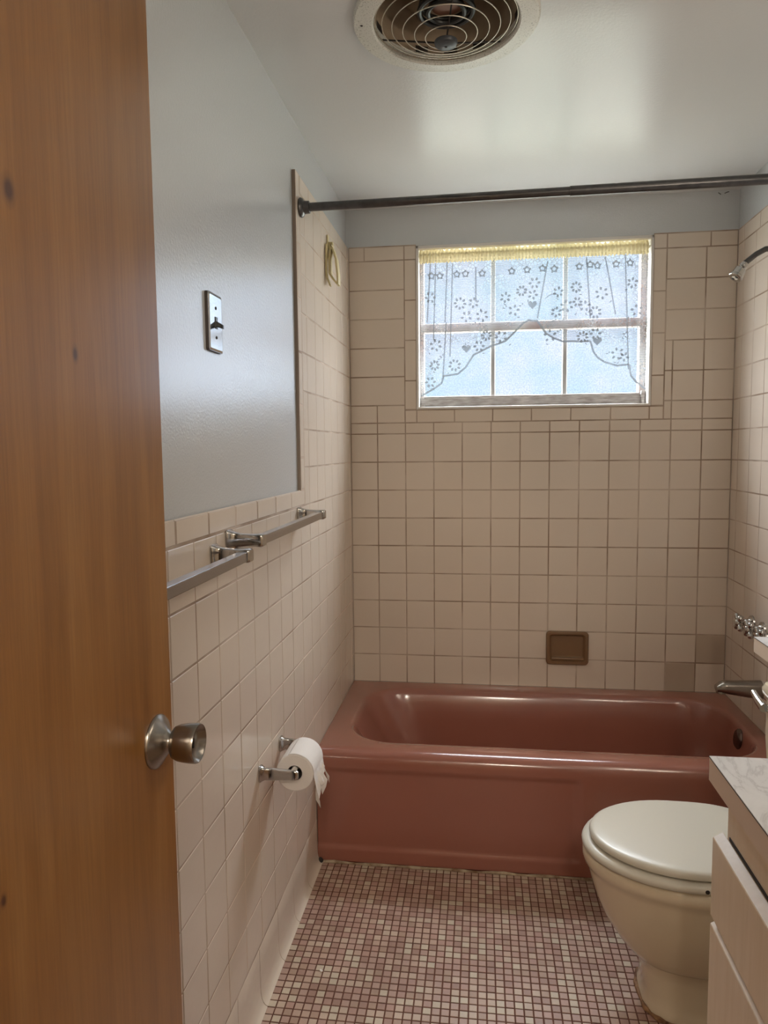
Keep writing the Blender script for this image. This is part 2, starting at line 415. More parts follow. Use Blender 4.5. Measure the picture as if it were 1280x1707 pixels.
tube(bm, [(1.468, -.0005, 2.349), (1.478, -.001, 2.353), (1.484, -.0005, 2.354)], .0014, 6)
obj('paint_crack', bm, M_DARK, wall_back)

# left wall: painted plaster set back behind the tile face
bm = new(); box(bm, -.15, -.011, YD-.12, .16, 0, H+.1)
wall_left = struct('wall_left', bm, M_PAINT)
YT = -.862
bm = new(); box(bm, -.011, -.0008, YD, 0, 0, 1.258); box(bm, -.011, -.0008, YT, 0, 1.258, 2.207)
obj('grout', bm, M_GROUT, wall_left)
ML = lambda u, v, h: Vector((h, u, v))
bm = new()
yc = [YD]+[y for y in [-1.700+k*P for k in range(-9, 15)] if YD+.01 < y < -.02]+[0]
ZC = .150
for z0, z1 in rows(ZC, 1.211):
    for a, b in zip(yc, yc[1:]): tile(bm, ML, a, b, z0, z1)
t6 = [-.82-.160*i for i in range(13)][::-1]
t6 = [YD]+[t for t in t6 if t > YD+.02]
for a, b in zip(t6, t6[1:]): tile(bm, ML, a, b, 1.211, 1.262, inset=.004, drop=.004)
for z0, z1 in rows(1.211, 2.154):
    ys = [-.818]+[y for y in yc if y > -.80]
    for a, b in zip(ys, ys[1:]): tile(bm, ML, a, b, z0, z1)
ys = [-.818, -.70, -.54, -.38, -.22, -.06, 0]
for a, b in zip(ys, ys[1:]): tile(bm, ML, a, b, 2.154, 2.209, inset=.003, drop=.003)
zs = [1.262, 1.36, 1.52, 1.68, 1.84, 2.0, 2.209]
for a, b in zip(zs, zs[1:]): tile(bm, ML, YT, -.818, a, b, inset=.003, drop=.003)
obj('wall_tiles', bm, M_TILE, wall_left)
bm = new(); box(bm, -.0105, -.0012, YT-.0012, YT+.001, 1.262, 2.205)
obj('tile_edge', bm, mat('brown raw tile edge', (.27, .21, .165), .7), wall_left)
# cove base: rounded tiles with joints every 16 cm
prof = [(.0002, ZC-.0013), (.0013, ZC-.004), (.0018, .10), (.0020, .06), (.0026, .034), (.0048, .020), (.0085, .0095), (.0130, .0035), (.0175, .001), (.019, .0)]
bm = new()
yb = [-.892+.162*i for i in range(1, 2)]+[-.892-.162*i for i in range(0, 13)]
yb = sorted([y for y in yb if YD < y < -.745]+[YD, -.745])
for a, b in zip(yb, yb[1:]):
    a += .0011; b -= .0011
    A = [bm.verts.new((x, a, z)) for x, z in prof]; B_ = [bm.verts.new((x, b, z)) for x, z in prof]
    A2 = [bm.verts.new((x, a+.002, z+.0006)) for x, z in prof]
    for i in range(len(prof)-1): bm.faces.new((A[i], B_[i], B_[i+1], A[i+1]))
obj('cove_base_tiles', bm, M_COVE, wall_left, smooth=True)
bm = new(); pts = [(x-.0012, z) for x, z in prof]
A = [bm.verts.new((x, YD, z)) for x, z in pts]; B_ = [bm.verts.new((x, -.745, z)) for x, z in pts]
for i in range(len(pts)-1): bm.faces.new((A[i], B_[i], B_[i+1], A[i+1]))
obj('base_grout', bm, M_GROUT, wall_left)

# right wall
bm = new(); box(bm, W+.0015, W+.15, YD-.12, .16, 0, H+.1)
wall_right = struct('wall_right', bm, M_PAINT)
bm = new(); box(bm, W+.0006, W+.0016, -.90, 0, .30, 2.213)
box(bm, W+.0006, W+.0016, YD, -.90, 0, 1.26)
obj('grout', bm, M_GROUT, wall_right)
bm = new(); MR = lambda u, v, h: Vector((W-h, u, v))
yr = [YD]+[y for y in [-.07-k*P for k in range(24)][::-1] if y > YD+.01]+[0]
for z0, z1 in rows(.375, 2.154):
    ys = [-.84]+[y for y in yr if y > -.83]
    for a, b in zip(ys, ys[1:]): tile(bm, MR, a, b, z0, z1)
ys = [-.84, -.70, -.54, -.38, -.22, -.06, 0]
for a, b in zip(ys, ys[1:]): tile(bm, MR, a, b, 2.154, 2.211)
for z0, z1 in rows(.032, 1.211):
    ys = [y for y in yr if y < -.85]+[-.84]
    for a, b in zip(ys, ys[1:]): tile(bm, MR, a, b, z0, z1)
obj('wall_tiles', bm, M_TILE, wall_right)

# entry wall with door opening behind, hallway beyond
bm = new()
box(bm, -.011, .095, YD-.11, YD, 0, H); box(bm, .845, W, YD-.11, YD, 0, H); box(bm, .095, .845, YD-.11, YD, 2.06, H)
struct('wall_front', bm, M_PAINT)
bm = new()
box(bm, -1.0, -.9, -4.6, YD-.11, 0, H+.1); box(bm, 2.2, 2.3, -4.6, YD-.11, 0, H+.1); box(bm, -1.0, 2.3, -4.7, -4.6, 0, H+.1)
box(bm, -.9, -.15, YD-.12, YD-.06, 0, H+.1); box(bm, W+.15, 2.2, YD-.12, YD-.06, 0, H+.1)
struct('wall_hall', bm, M_HALL)
bm = new(); box(bm, -1.0, 2.3, -4.7, YD-.055, -.1, 0)
struct('floor_hall', bm, M_HFLOOR)
bm = new()
FCX, FCY, FR = .462, -1.262, .172
def ceil_plate(bm):
    # ceiling slab with a round hole for the fan
    n = 64; Z0, Z1 = H, H+.1
    ring = [(FCX+FR*cos(2*pi*i/n), FCY+FR*sin(2*pi*i/n)) for i in range(n)]
    def sq(i):
        a = 2*pi*i/n; c_, s_ = cos(a), sin(a); k = .5/max(abs(c_), abs(s_))
        return (FCX+.8*c_*k/ .8*.8, FCY+.8*s_*k)
    S = [sq(i) for i in range(n)]
    R = [bm.verts.new((x, y, Z0)) for x, y in ring]; Q = [bm.verts.new((x, y, Z0)) for x, y in S]
    for i in range(n): bm.faces.new((R[i], R[(i+1) % n], Q[(i+1) % n], Q[i]))
    xs = [p[0] for p in S]; ys = [p[1] for p in S]
    x0, x1, y0, y1 = min(xs), max(xs), min(ys), max(ys)
    def rect(a, b, c, d): bm.faces.new([bm.verts.new(v) for v in ((a, c, Z0), (b, c, Z0), (b, d, Z0), (a, d, Z0))])
    rect(-.2, W+.2, y1, .2); rect(-.2, W+.2, YD-.06, y0); rect(-.2, x0, y0, y1); rect(x1, W+.2, y0, y1)
    rect(-1.0, 2.3, -4.7, YD-.06)
    for f in bm.faces:
        pass
ceil_plate(bm)
struct('ceiling', bm, M_CEIL)
bm = new(); box(bm, -1.2, 2.5, -4.8, .3, H+.26, H+.32)  # unseen slab above the ceiling, added to block outside light
struct('light_block_1', bm, M_HALL)

# floor: slab + one-inch mosaic
bm = new(); box(bm, -.15, W+.15, YD-.055, .16, -.1, -.0012)
floor = struct('floor', bm, M_FGROUT)
bm = new(); px_, py_ = .0227, .0228; MF = lambda u, v, h: Vector((u, v, h))
x = .0165
while x < W:
    y = -.740
    while y > YD:
        hx = min(x+px_, W)
        u0, u1, v0, v1 = x+.0016, hx-.0016, y-py_+.0015, y-.0015
        if u1-u0 > .004:
            h = random.uniform(-.0002, .0003)
            vs = [bm.verts.new((a, b, h-.0008)) for a, b in ((u0, v0), (u1, v0), (u1, v1), (u0, v1))]
            e = .0011
            vi = [bm.verts.new((a, b, h)) for a, b in ((u0+e, v0+e), (u1-e, v0+e), (u1-e, v1-e), (u0+e, v1-e))]
            bm.faces.new(vi)
            for k in range(4): bm.faces.new((vs[k], vs[(k+1) % 4], vi[(k+1) % 4], vi[k]))
        y -= py_
    x += px_
obj('mosaic_tiles', bm, M_FLOOR, floor)

# ------------------------------------------------------------------ window
bm = new(); T = .010
box(bm, WX0, WX0+T, -.003, .11, WZ0, WZ1, .002); box(bm, WX1-T, WX1, -.003, .11, WZ0, WZ1, .002)
box(bm, WX0, WX1, -.003, .11, WZ1-.012, WZ1, .002); box(bm, WX0, WX1, -.004, .11, WZ0, WZ0+.010, .002)
window = struct('window_1', bm, M_WHITE)
bm = new(); GX0, GX1 = .306, 1.178; F0, F1 = .062, .088
box(bm, WX0+T, GX0, F0, F1+.02, WZ0+.01, WZ1-.012, .003); box(bm, GX1, WX1-T, F0, F1+.02, WZ0+.01, WZ1-.012, .003)
box(bm, GX0, GX1, F0, F1+.02, 2.168, WZ1-.012, .003)
box(bm, GX0, GX1, F0-.012, F1, 1.866, 1.902, .004)
obj('window_frame', bm, M_FRAME, window)
bm = new(); box(bm, WX0+T, WX1-T, F0-.008, F1, WZ0+.010, 1.597, .003); box(bm, GX0, GX1, F0-.014, F0-.004, 1.592, 1.602, .003)
obj('bottom_rail', bm, M_SILLRAIL, window)
for mx_ in (.592, .884):
    bm = new(); box(bm, mx_-.009, mx_+.009, F0+.002, F1, 1.60, 1.868, .003)
    obj('window_bar', bm, M_MUNT, window)
    bm = new(); box(bm, mx_-.009, mx_+.009, F0+.004, F1, 1.90, 2.17, .003)
    obj('window_bar', bm, M_MUNT, window)
bm = new(); box(bm, GX0-.004, GX1+.004, .074, .078, 1.59, 2.175)
obj('window_glass', bm, M_GLASS, window)
bm = new(); box(bm, WX0+.011, WX0+.03, .045, .060, 1.557, 1.568, .002); box(bm, WX1-.028, WX1-.012, .04, .06, 1.557, 1.61, .003)
obj('window_latch', bm, M_SILLRAIL, window)

# ------------------------------------------------------------------ lace curtain
BOT = [(0.296, 1.60), (0.345, 1.628), (0.382, 1.651), (0.39, 1.681), (0.448, 1.688), (0.48, 1.715), (0.513, 1.764), (0.591, 1.801), (0.642, 1.816), (0.684, 1.857),
       (0.714, 1.886), (0.735, 1.898), (0.769, 1.893), (0.803, 1.845), (0.835, 1.822), (0.87, 1.809), (0.979, 1.806), (0.992, 1.764), (1.01, 1.74), (1.038, 1.721),
       (1.088, 1.707), (1.133, 1.71), (1.139, 1.668), (1.16, 1.64), (1.188, 1.617), (1.20, 1.612)]
def zbot(x):
    for (a, za), (b, zb) in zip(BOT, BOT[1:]):
        if a <= x <= b: return za+(zb-za)*(x-a)/(b-a)
    return BOT[0][1] if x < BOT[0][0] else BOT[-1][1]
FOLDS = [((0.336, 2.141), (0.322, 1.903)), ((0.358, 2.14), (0.348, 1.833)), ((0.405, 2.143), (0.396, 1.9)), ((0.427, 2.137), (0.416, 1.762)), ((0.808, 2.129), (0.769, 1.905)),
         ((0.959, 2.139), (0.977, 1.898)), ((1.031, 2.136), (1.076, 1.912)), ((1.108, 2.141), (1.129, 1.693)), ((0.401, 1.9), (0.387, 1.681)), ((0.521, 2.117), (0.522, 1.981))]
def ycur(x, z):
    d = (2.15-z)
    y = .030+.0035*sin(x*95)+.0022*sin(x*41+1.3)
    for (x0, z0), (x1, z1) in FOLDS:
        if z < z1-.05: continue
        t = (z0-z)/(z0-z1); xf = x0+(x1-x0)*t
        y += -.006*math.exp(-((x-xf)/.006)**2)
    return y
curtain = thing('lace_curtain', 'white lace swag curtain with cream ruffled header hung in the window', 'curtain', (.745, .03, 2.16))
bm = new(); nx, nz = 300, 50; V = []
for i in range(nx+1):
    x = .294+(1.200-.294)*i/nx; zb = zbot(x)+.0015*abs(sin(x*130)); colv = []
    for j in range(nz+1):
        z = 2.152+(zb-2.152)*j/nz; colv.append(bm.verts.new((x, ycur(x, z), z)))
    V.append(colv)
for i in range(nx):
    for j in range(nz): bm.faces.new((V[i][j], V[i+1][j], V[i+1][j+1], V[i][j+1]))
# denser crochet pattern worked into the same net: flowers, hearts, scalloped border, fold edges
MI = 1
def blob(cx, cz, rx, rz, rot, n=8):
    vs = []
    for k in range(n):
        a = 2*pi*k/n; u, v = rx*cos(a), rz*sin(a)
        x = cx+u*cos(rot)-v*sin(rot); z = cz+u*sin(rot)+v*cos(rot)
        vs.append(bm.verts.new((x, ycur(cx, cz)-.0012, z)))
    bm.faces.new(vs).material_index = 1
def strip(pts, w, dy=-.0014):
    prev = None
    for i, (x, z) in enumerate(pts):
        a = pts[max(i-1, 0)]; b = pts[min(i+1, len(pts)-1)]
        d = Vector((b[0]-a[0], b[1]-a[1]))
        if d.length == 0: continue
        d.normalize(); nx_, nz_ = -d[1]*w/2, d[0]*w/2; y = ycur(x, z)+dy
        cur = (bm.verts.new((x+nx_, y, z+nz_)), bm.verts.new((x-nx_, y, z-nz_)))
        if prev: bm.faces.new((prev[0], cur[0], cur[1], prev[1])).material_index = MI
        prev = cur
small = [(0.444, 2.094), (0.479, 2.096), (0.547, 2.094), (0.666, 2.098), (0.727, 2.101), (0.788, 2.104), (0.834, 2.099), (0.933, 2.106), (0.974, 2.11), (1.003, 2.106), (1.076, 2.11), (1.129, 2.111), (.34, 2.092), (.375, 2.09)]
for cx, cz in small:
    for k in range(5):
        a = pi/2+2*pi*k/5; blob(cx+.0115*cos(a), cz+.0115*sin(a), .0054, .0042, a)
    for k in range(5):
        a = pi/2+2*pi*(k+.5)/5; blob(cx+.0095*cos(a), cz+.0095*sin(a), .0028, .0036, a)
big = [(0.335, 2.005), (0.457, 1.977), (0.513, 1.977), (0.483, 1.923), (0.547, 1.925), (0.705, 2.017), (0.757, 2.048), (0.751, 2.002), (0.851, 2.007), (0.922, 2.025), (1.021, 1.997), (0.956, 1.949),
       (0.927, 1.967), (0.997, 1.923), (1.139, 2.033), (1.157, 1.926), (0.357, 1.811), (0.352, 1.729), (0.535, 1.802), (0.625, 1.838), (0.844, 1.928), (0.949, 1.828), (1.087, 1.757), (1.111, 1.744),
       (0.999, 1.839), (0.435, 1.727), (0.641, 1.994), (0.675, 1.942), (0.885, 1.952), (0.565, 1.844), (0.334, 1.66), (0.82, 1.836)]
for q, (cx, cz) in enumerate(big):
    n_ = (6, 8, 6, 5)[q % 4]; R_ = (.0170, .0195, .0160)[q % 3]; ph = q*.7
    if q > 0 and abs(cx-big[q-1][0]) < .05 and abs(cz-big[q-1][1]) < .05: R_ = .014
    for k in range(n_):
        a = ph+2*pi*k/n_; blob(cx+R_*cos(a), cz+R_*sin(a), .0068, .0048, a)
    # a leafy stem below
    a = ph; blob(cx+R_*1.9*cos(a-1), cz-R_*1.7, .006, .0022, a)
for cx, cz in [(0.483, 1.795), (1.007, 1.81), (0.75, 1.963)]:
    vs = []
    for k in range(24):
        t = 2*pi*k/24; vs.append(bm.verts.new((cx+.00115*16*sin(t)**3, ycur(cx, cz)-.0013, cz+.00115*(13*cos(t)-5*cos(2*t)-2*cos(3*t)-cos(4*t)))))
    bm.faces.new(vs).material_index = 1
strip([(.80+.004*k, 1.985+.016*sin(k*pi/16)) for k in range(14)], .003)
for s in range(26):       # scattered leaf sprigs low on both swags
    x = random.choice([random.uniform(.31, .70), random.uniform(.80, 1.18)]); z = random.uniform(zbot(x)+.02, min(zbot(x)+.14, 1.97))
    blob(x, z, .0055, .0022, random.uniform(0, pi)); blob(x+.010, z+.006, .0045, .0022, random.uniform(0, pi))
strip([(BOT[0][0]+(BOT[-1][0]-BOT[0][0])*i/260, zbot(BOT[0][0]+(BOT[-1][0]-BOT[0][0])*i/260)+.003) for i in range(261)], .0075)
MI = 2
for (x0, z0), (x1, z1) in FOLDS:
    strip([(x0+(x1-x0)*i/20, z0+(z1-z0)*i/20) for i in range(21)], .0055, -.002)
obj('lace_panel', bm, [M_LACE, M_THREAD, M_FOLD], curtain, smooth=True)
# cream header: shirred rod pocket with ruffle
bm = new(); nx = 460; R_ = []
for i in range(nx+1):
    x = .291+(1.196-.291)*i/nx; t = (x-.291)/.905
    a = .0035*sin(x*430+2*sin(x*37))+.0015*sin(x*911)
    lift = .002*sin(x*60)+.002*sin(x*23)
    prof_ = [(.026+a, 2.195+lift+.0035*sin(x*300)), (.022+a*1.2, 2.186+lift), (.014+a, 2.181), (.008+a, 2.172), (.009+a, 2.160), (.017+a*.4, 2.155), (.013+a*1.5, 2.149), (.014+a*2, 2.140+.002*sin(x*500))]
    R_.append([bm.verts.new((x, y, z)) for y, z in prof_])
for A, B_ in zip(R_, R_[1:]):
    for j in range(len(A)-1): bm.faces.new((A[j], B_[j], B_[j+1], A[j+1]))
obj('ruffled_header', bm, M_CREAMC, curtain, smooth=True, sharp=80)
bm = new(); tube(bm, [(.289, .02, 2.168), (1.2015, .02, 2.168)], .005, 10)
obj('curtain_rod', bm, M_WHITE, curtain)

# ------------------------------------------------------------------ shower rod
t = thing('shower_curtain_rod', 'dark tarnished metal shower rod spanning the bath below the ceiling', 'rod', (.76, -.815, 2.115))
bm = new(); tube(bm, [(.004, -.815, 2.112), (.80, -.815, 2.116)], .0125, 20); tube(bm, [(.795, -.815, 2.116), (W-.004, -.815, 2.120)], .0142, 20)
obj('rod', bm, M_ROD, t, smooth=True)
for x, s, z in ((0.0005, 1, 2.112), (W-.0005, -1, 2.120)):
    bm = new(); lathe(bm, [(.027, 0), (.029, .004), (.026, .010), (.019, .014), (.018, .030), (.0145, .031)], (x, -.815, z), (s, 0, 0), 32)
    obj('rod_flange', bm, M_ROD, t, smooth=True)

# ------------------------------------------------------------------ bathtub
tub = thing('bathtub', 'pink built-in bathtub with a flat apron below the window', 'bathtub', (.762, -.37, 0))
x0, x1, yb_ = .0015, W-.0015, -.0015
R = [rrect(x0, x1, -.742, yb_, .004, .333), rrect(x0, x1, -.742, yb_, .004, .345), rrect(x0, x1, -.7395, yb_, .004, .360), rrect(x0, x1, -.733, yb_, .004, .3725),
     rrect(x0, x1, -.722, yb_, .004, .381), rrect(x0, x1, -.706, yb_, .004, .3855), rrect(x0+.01, x1-.01, -.69, yb_-.008, .02, .386), rrect(.070, 1.478, -.650, -.080, .17, .3855),
     rrect(.077, 1.473, -.644, -.086, .17, .3838), rrect(.085, 1.467, -.636, -.094, .165, .377), rrect(.093, 1.462, -.629, -.101, .16, .364),
     rrect(.115, 1.457, -.618, -.112, .15, .33), rrect(.165, 1.445, -.604, -.126, .14, .25), rrect(.225, 1.420, -.588, -.145, .13, .15),
     rrect(.262, 1.372, -.575, -.161, .11, .095), rrect(.300, 1.345, -.552, -.184, .11, .068), rrect(.36, 1.30, -.51, -.226, .10, .060), rrect(.6, 1.1, -.42, -.32, .04, .058)]
bm = new(); loft(bm, R, cap0=False)
obj('tub_shell', bm, M_TUB, tub, smooth=True, sharp=60)
# apron with shallow recessed panel
bm = new(); nx, nz = 150, 60; V = []
def sm(a, b, v): t = max(0, min(1, (v-a)/(b-a))); return t*t*(3-2*t)
for i in range(nx+1):
    x = x0+(x1-x0)*i/nx; cv = []
    for j in range(nz+1):
        z = .008+(.333-.008)*j/nz
        k = sm(.048, .064, z)*(1-sm(.845, .862, x))
        cv.append(bm.verts.new((x, -.742+.006*k*(1-sm(.31, .333, z)), z)))
    V.append(cv)
for i in range(nx):
    for j in range(nz): bm.faces.new((V[i][j], V[i+1][j], V[i+1][j+1], V[i][j+1]))
for i in range(nx):
    a, b = V[i][0], V[i+1][0]
    c_, d_ = bm.verts.new((a.co.x, -.735, 0)), bm.verts.new((b.co.x, -.735, 0)); bm.faces.new((a, b, d_, c_))
obj('apron', bm, M_TUB, tub, smooth=True)
bm = new()
lathe(bm, [(.0, .010), (.012, .0095), (.030, .006), (.036, .0), (.036, -.006)], (1.4560, -.37, .340), (-1, 0, .14), 32)
ob = obj('overflow_plate', bm, mat('dark worn chrome', (.16, .12, .11), .22, 1), tub, smooth=True); ob['label'] = 'dark chrome overflow plate'
bm = new(); tube(bm, [(.02+.0375*i, -.744+.0006*sin(i*2.1), .003+.0012*sin(i*1.3)) for i in range(40)], [.0045+.0015*sin(i*1.7) for i in range(40)], 8)
obj('caulk_line', bm, M_CAULK, tub, smooth=True)
bm = new(); bmesh.ops.create_icosphere(bm, subdivisions=2, radius=.009)
for v in bm.verts: v.co = Vector((v.co.x*1.2+.012, v.co.y*.7-.748, v.co.z*1.1+.009))*1.0+Vector((random.uniform(-.001, .001), 0, random.uniform(-.001, .001)))
obj('dark_gap', bm, M_DARK, tub, smooth=True)

# soap dish
t = thing('soap_dish', 'small tan ceramic soap dish set in the tile above the bathtub', 'soap dish', (.899, 0, .55))
sx0, sx1, sz0, sz1 = .814, .986, .484, .624
def ring_xz(x0, x1, z0, z1, r, y): return [(a, y, b) for a, b, _ in rrect(x0, x1, z0, z1, r, 0, 6, 6)]
bm = new()
loft(bm, [ring_xz(sx0, sx1, sz0, sz1, .016, .001), ring_xz(sx0, sx1, sz0, sz1, .016, -.010), ring_xz(sx0+.004, sx1-.004, sz0+.004, sz1-.004, .014, -.015),
          ring_xz(sx0+.013, sx1-.013, sz0+.016, sz1-.011, .012, -.015), ring_xz(sx0+.018, sx1-.018, sz0+.022, sz1-.016, .010, -.010), ring_xz(sx0+.022, sx1-.022, sz0+.034, sz1-.020, .008, -.0012)], cap0=False)
obj('dish_body', bm, M_SOAP, t, smooth=True)
bm = new(); box(bm, sx0+.020, sx1-.020, -.020, 0, sz0+.020, sz0+.032, .004)
obj('dish_lip', bm, M_SOAP, t, smooth=True)

# tub spout, valves, shower head
t = thing('tub_spout', 'brushed chrome tub spout on the tiled wall at the right end of the bathtub', 'faucet', (W, -.38, .53))
bm = new(); secs = []
for i in range(15):
    s = i/14; x = W-.001-.150*s; hz = .034-.014*s; hy = .030-.006*s; cz = .525+.008*s
    if s > .8: q = (s-.8)/.2; hz *= (1-.45*q*q); cz -= .006*q*q; hy *= (1-.25*q*q)
    secs.append([(x, -.38+hy*cos(a)*(1 if abs(cos(a)) < 1 else 1), cz+hz*math.copysign(abs(sin(a))**.8, sin(a))) for a in [2*pi*k/24 for k in range(24)]])
loft(bm, secs)
lathe(bm, [(.014, 0), (.017, .006), (.017, .022), (.013, .022), (.012, .010)], (W-.134, -.38, .532), (0, 0, -1), 24)
obj('spout_body', bm, M_NICKEL, t, smooth=True)
for k, (y, nm) in enumerate(((-.28, 'cross handled chrome bath valve nearest the tiled window wall'), (-.38, 'middle chrome bath valve above the tub spout'), (-.48, 'chrome bath valve partly hidden by the counter shelf'))):
    t = thing('bath_valve', nm, 'valve', (W, y, .742), 'bath valves on the tiled wall')
    bm = new(); lathe(bm, [(.027, 0), (.026, .006), (.018, .012), (.013, .020), (.012, .034)], (W-.0005, y, .742), (-1, 0, 0), 28)
    obj('escutcheon', bm, M_CHROME, t, smooth=True)
    bm = new(); lathe(bm, [(.011, 0), (.015, .004), (.015, .022), (.011, .028), (0, .029)], (W-.034, y, .742), (-1, 0, 0), 20)
    for q in range(4):
        a = pi/4+q*pi/2; d = Vector((0, cos(a), sin(a)))
        lathe(bm, [(.008, .010), (.009, .018), (.011, .027), (.010, .033), (.005, .037), (0, .0375)], Vector((W-.048, y, .742)), d, 14)
    obj('cross_handle', bm, M_CHROME, t, smooth=True)

t = thing('wall_shower', 'small chrome shower head on a bent arm high on the right wall', 'shower', (W, -.36, 2.05))
bm = new(); tube(bm, [(W-.001, -.36, 2.046), (W-.03, -.36, 2.044), (W-.06, -.36, 2.028), (W-.085, -.36, 2.008), (W-.105, -.36, 1.992)], .0095, 14)
lathe(bm, [(.026, 0), (.024, .006), (.012, .009)], (W-.0005, -.36, 2.046), (-1, 0, 0), 24)
obj('shower_arm', bm, M_ROD, t, smooth=True)
ax = Vector((-.55, -.12, -.80)).normalized(); o_ = Vector((W-.092, -.36, 2.003))
bm = new(); lathe(bm, [(.007, 0), (.011, .004), (.012, .012), (.009, .018), (.013, .022), (.019, .030), (.0195, .052), (.023, .055), (.0235, .062), (.021, .064)], o_, ax, 32)
head = obj('spray_head', bm, M_CHROME, t, smooth=True)
bm = new(); lathe(bm, [(.021, .0635), (.0, .0645)], o_, ax, 24, cap=False)
obj('spray_face', bm, mat('pale spray face', (.62, .56, .48), .4), t)
a_, u_, v_ = frame(ax)
for s in (-1, 1):
    bm = new(); lathe(bm, [(.006, .0640), (.0, .0660)], o_+u_*.0095*s, ax, 12, cap=False)
    obj('spray_hole', bm, M_DARK, t)

# wall clips (yellowed plastic hanger)
t = thing('plastic_hanger', 'yellowed cream plastic double loop hanger high on the left tiled wall', 'hook', (0, -.42, 2.05))
def band(bm, pts, y0, y1, th, closed=True):
    n = len(pts); cx = sum(p[0] for p in pts)/n; cz = sum(p[1] for p in pts)/n
    inn = []
    for i, p in enumerate(pts):
        a = pts[i-1] if (closed or i) else p; b = pts[(i+1) % n] if (closed or i < n-1) else p
        d = Vector((b[0]-a[0], b[1]-a[1])); d.normalize(); nn = Vector((-d[1], d[0]))
        inn.append((p[0]+nn[0]*th, p[1]+nn[1]*th))
    vs = [[bm.verts.new((q[0], yy, q[1])) for q in L_] for L_ in (pts, inn) for yy in (y0, y1)]
    o0, o1, i0, i1 = vs
    rng = range(n) if closed else range(n-1)
    for i in rng:
        j = (i+1) % n
        for A, B_ in ((o0, o1), (i0, i1), (o0, i0), (o1, i1)): bm.faces.new((A[i], A[j], B_[j], B_[i]))
    if not closed:
        for i in (0, n-1): bm.faces.new((o0[i], o1[i], i1[i], i0[i]))
bm = new(); box(bm, .0005, .005, -.436, -.41, 2.06, 2.142, .002); box(bm, .004, .022, -.430, -.412, 2.092, 2.118, .003)
obj('mounting_plate', bm, M_CREAMP, t)
bm = new(); band(bm, [(.016, 2.105), (.008, 2.05), (.009, 2.003), (.020, 1.985), (.036, 1.966), (.044, 1.966), (.044, 2.000), (.038, 2.055), (.026, 2.092)], -.452, -.412, .0062)
obj('hanger_loop', bm, M_CREAMP, t)
bm = new(); band(bm, [(.0050, 2.10), (.0018, 2.05), (.0018, 2.005), (.0045, 1.985), (.016, 1.956), (.020, 1.957)][::-1], -.472, -.454, -.005, False)
obj('hanger_loop', bm, M_CREAMP, t)

# ------------------------------------------------------------------ towel bars
def post(parent, y, z, s=1):
    bm = new()
    # flared base plate narrowing to an arm that carries the bar
    secs = []
    for x, hy, hz, dz in ((.0004, .018, .0245, 0), (.004, .0185, .025, 0), (.008, .016, .0225, 0), (.016, .012, .0185, .001), (.028, .010, .0155, .002), (.046, .0105, .0138, .0025), (.060, .0135, .0135, .0025), (.078, .0140, .0138, .0025), (.0825, .012, .0115, .0025)):
        r_ = min(hy, hz)*.3
        secs.append([(x, y+a, z+dz+b) for a, b, _ in rrect(-hy, hy, -hz, hz, r_, 0, 3, 3)])
    loft(bm, secs); obj('bar_post', bm, M_CHROME, parent, smooth=True, sharp=40)
def towel_bar(label, y0, y1, z):
    t = thing('towel_bar', label, 'towel bar', (0, (y0+y1)/2, z), 'towel bars on the left wall')
    post(t, y0, z); post(t, y1, z)
    bm = new(); box(bm, .0585, .0785, y0+.008, y1-.008, z-.008, z+.012, .0012)
    obj('bar', bm, M_ALU, t)
towel_bar('square chrome towel bar mounted nearer the bathtub, ending at the tub area tiles', -1.515, -.905, 1.188)
towel_bar('square chrome towel bar running behind the wooden door', -2.215, -1.605, 1.168)

# ------------------------------------------------------------------ light switch
t = thing('light_switch', 'chrome switch plate with a dark toggle on the painted left wall', 'light switch', (-.011, -1.54, 1.648))
bm = new(); ys0, ys1, zs0, zs1 = -1.578, -1.503, 1.590, 1.706
loft(bm, [[(-.011, a, b) for a, b, _ in rrect(ys0, ys1, zs0, zs1, .004, 0, 3, 2)], [(-.004, a, b) for a, b, _ in rrect(ys0, ys1, zs0, zs1, .004, 0, 3, 2)],
          [(-.0025, a, b) for a, b, _ in rrect(ys0+.004, ys1-.004, zs0+.004, zs1-.004, .003, 0, 3, 2)]])
obj('switch_plate', bm, mat('mirror chrome plate', (.62, .61, .60), .13, 1), t)
for z in (1.678, 1.618):
    bm = new(); lathe(bm, [(.0035, 0), (.003, .0012), (0, .0016)], (-.0025, -1.54, z), (1, 0, 0), 12); obj('screw', bm, M_DARK, t)
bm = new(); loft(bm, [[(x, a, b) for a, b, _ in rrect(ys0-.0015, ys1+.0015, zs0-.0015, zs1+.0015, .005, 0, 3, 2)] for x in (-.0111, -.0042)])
obj('plate_shade_rim', bm, mat('painted dark reflection', (.05, .032, .02), .35), t)  # rim added to darken the plate sides, standing in for a dark reflection
bm = new(); box(bm, -.0026, -.001, -1.546, -1.534, 1.636, 1.660, .0005)
loft(bm, [[(-.002, -1.54+a, 1.646+b) for a, b, _ in rrect(-.005, .005, -.006, .006, .002, 0, 2, 1)], [(.013, -1.54+a, 1.639+b) for a, b, _ in rrect(-.0035, .0035, -.004, .004, .0015, 0, 2, 1)]])
obj('toggle', bm, M_BLACK, t)

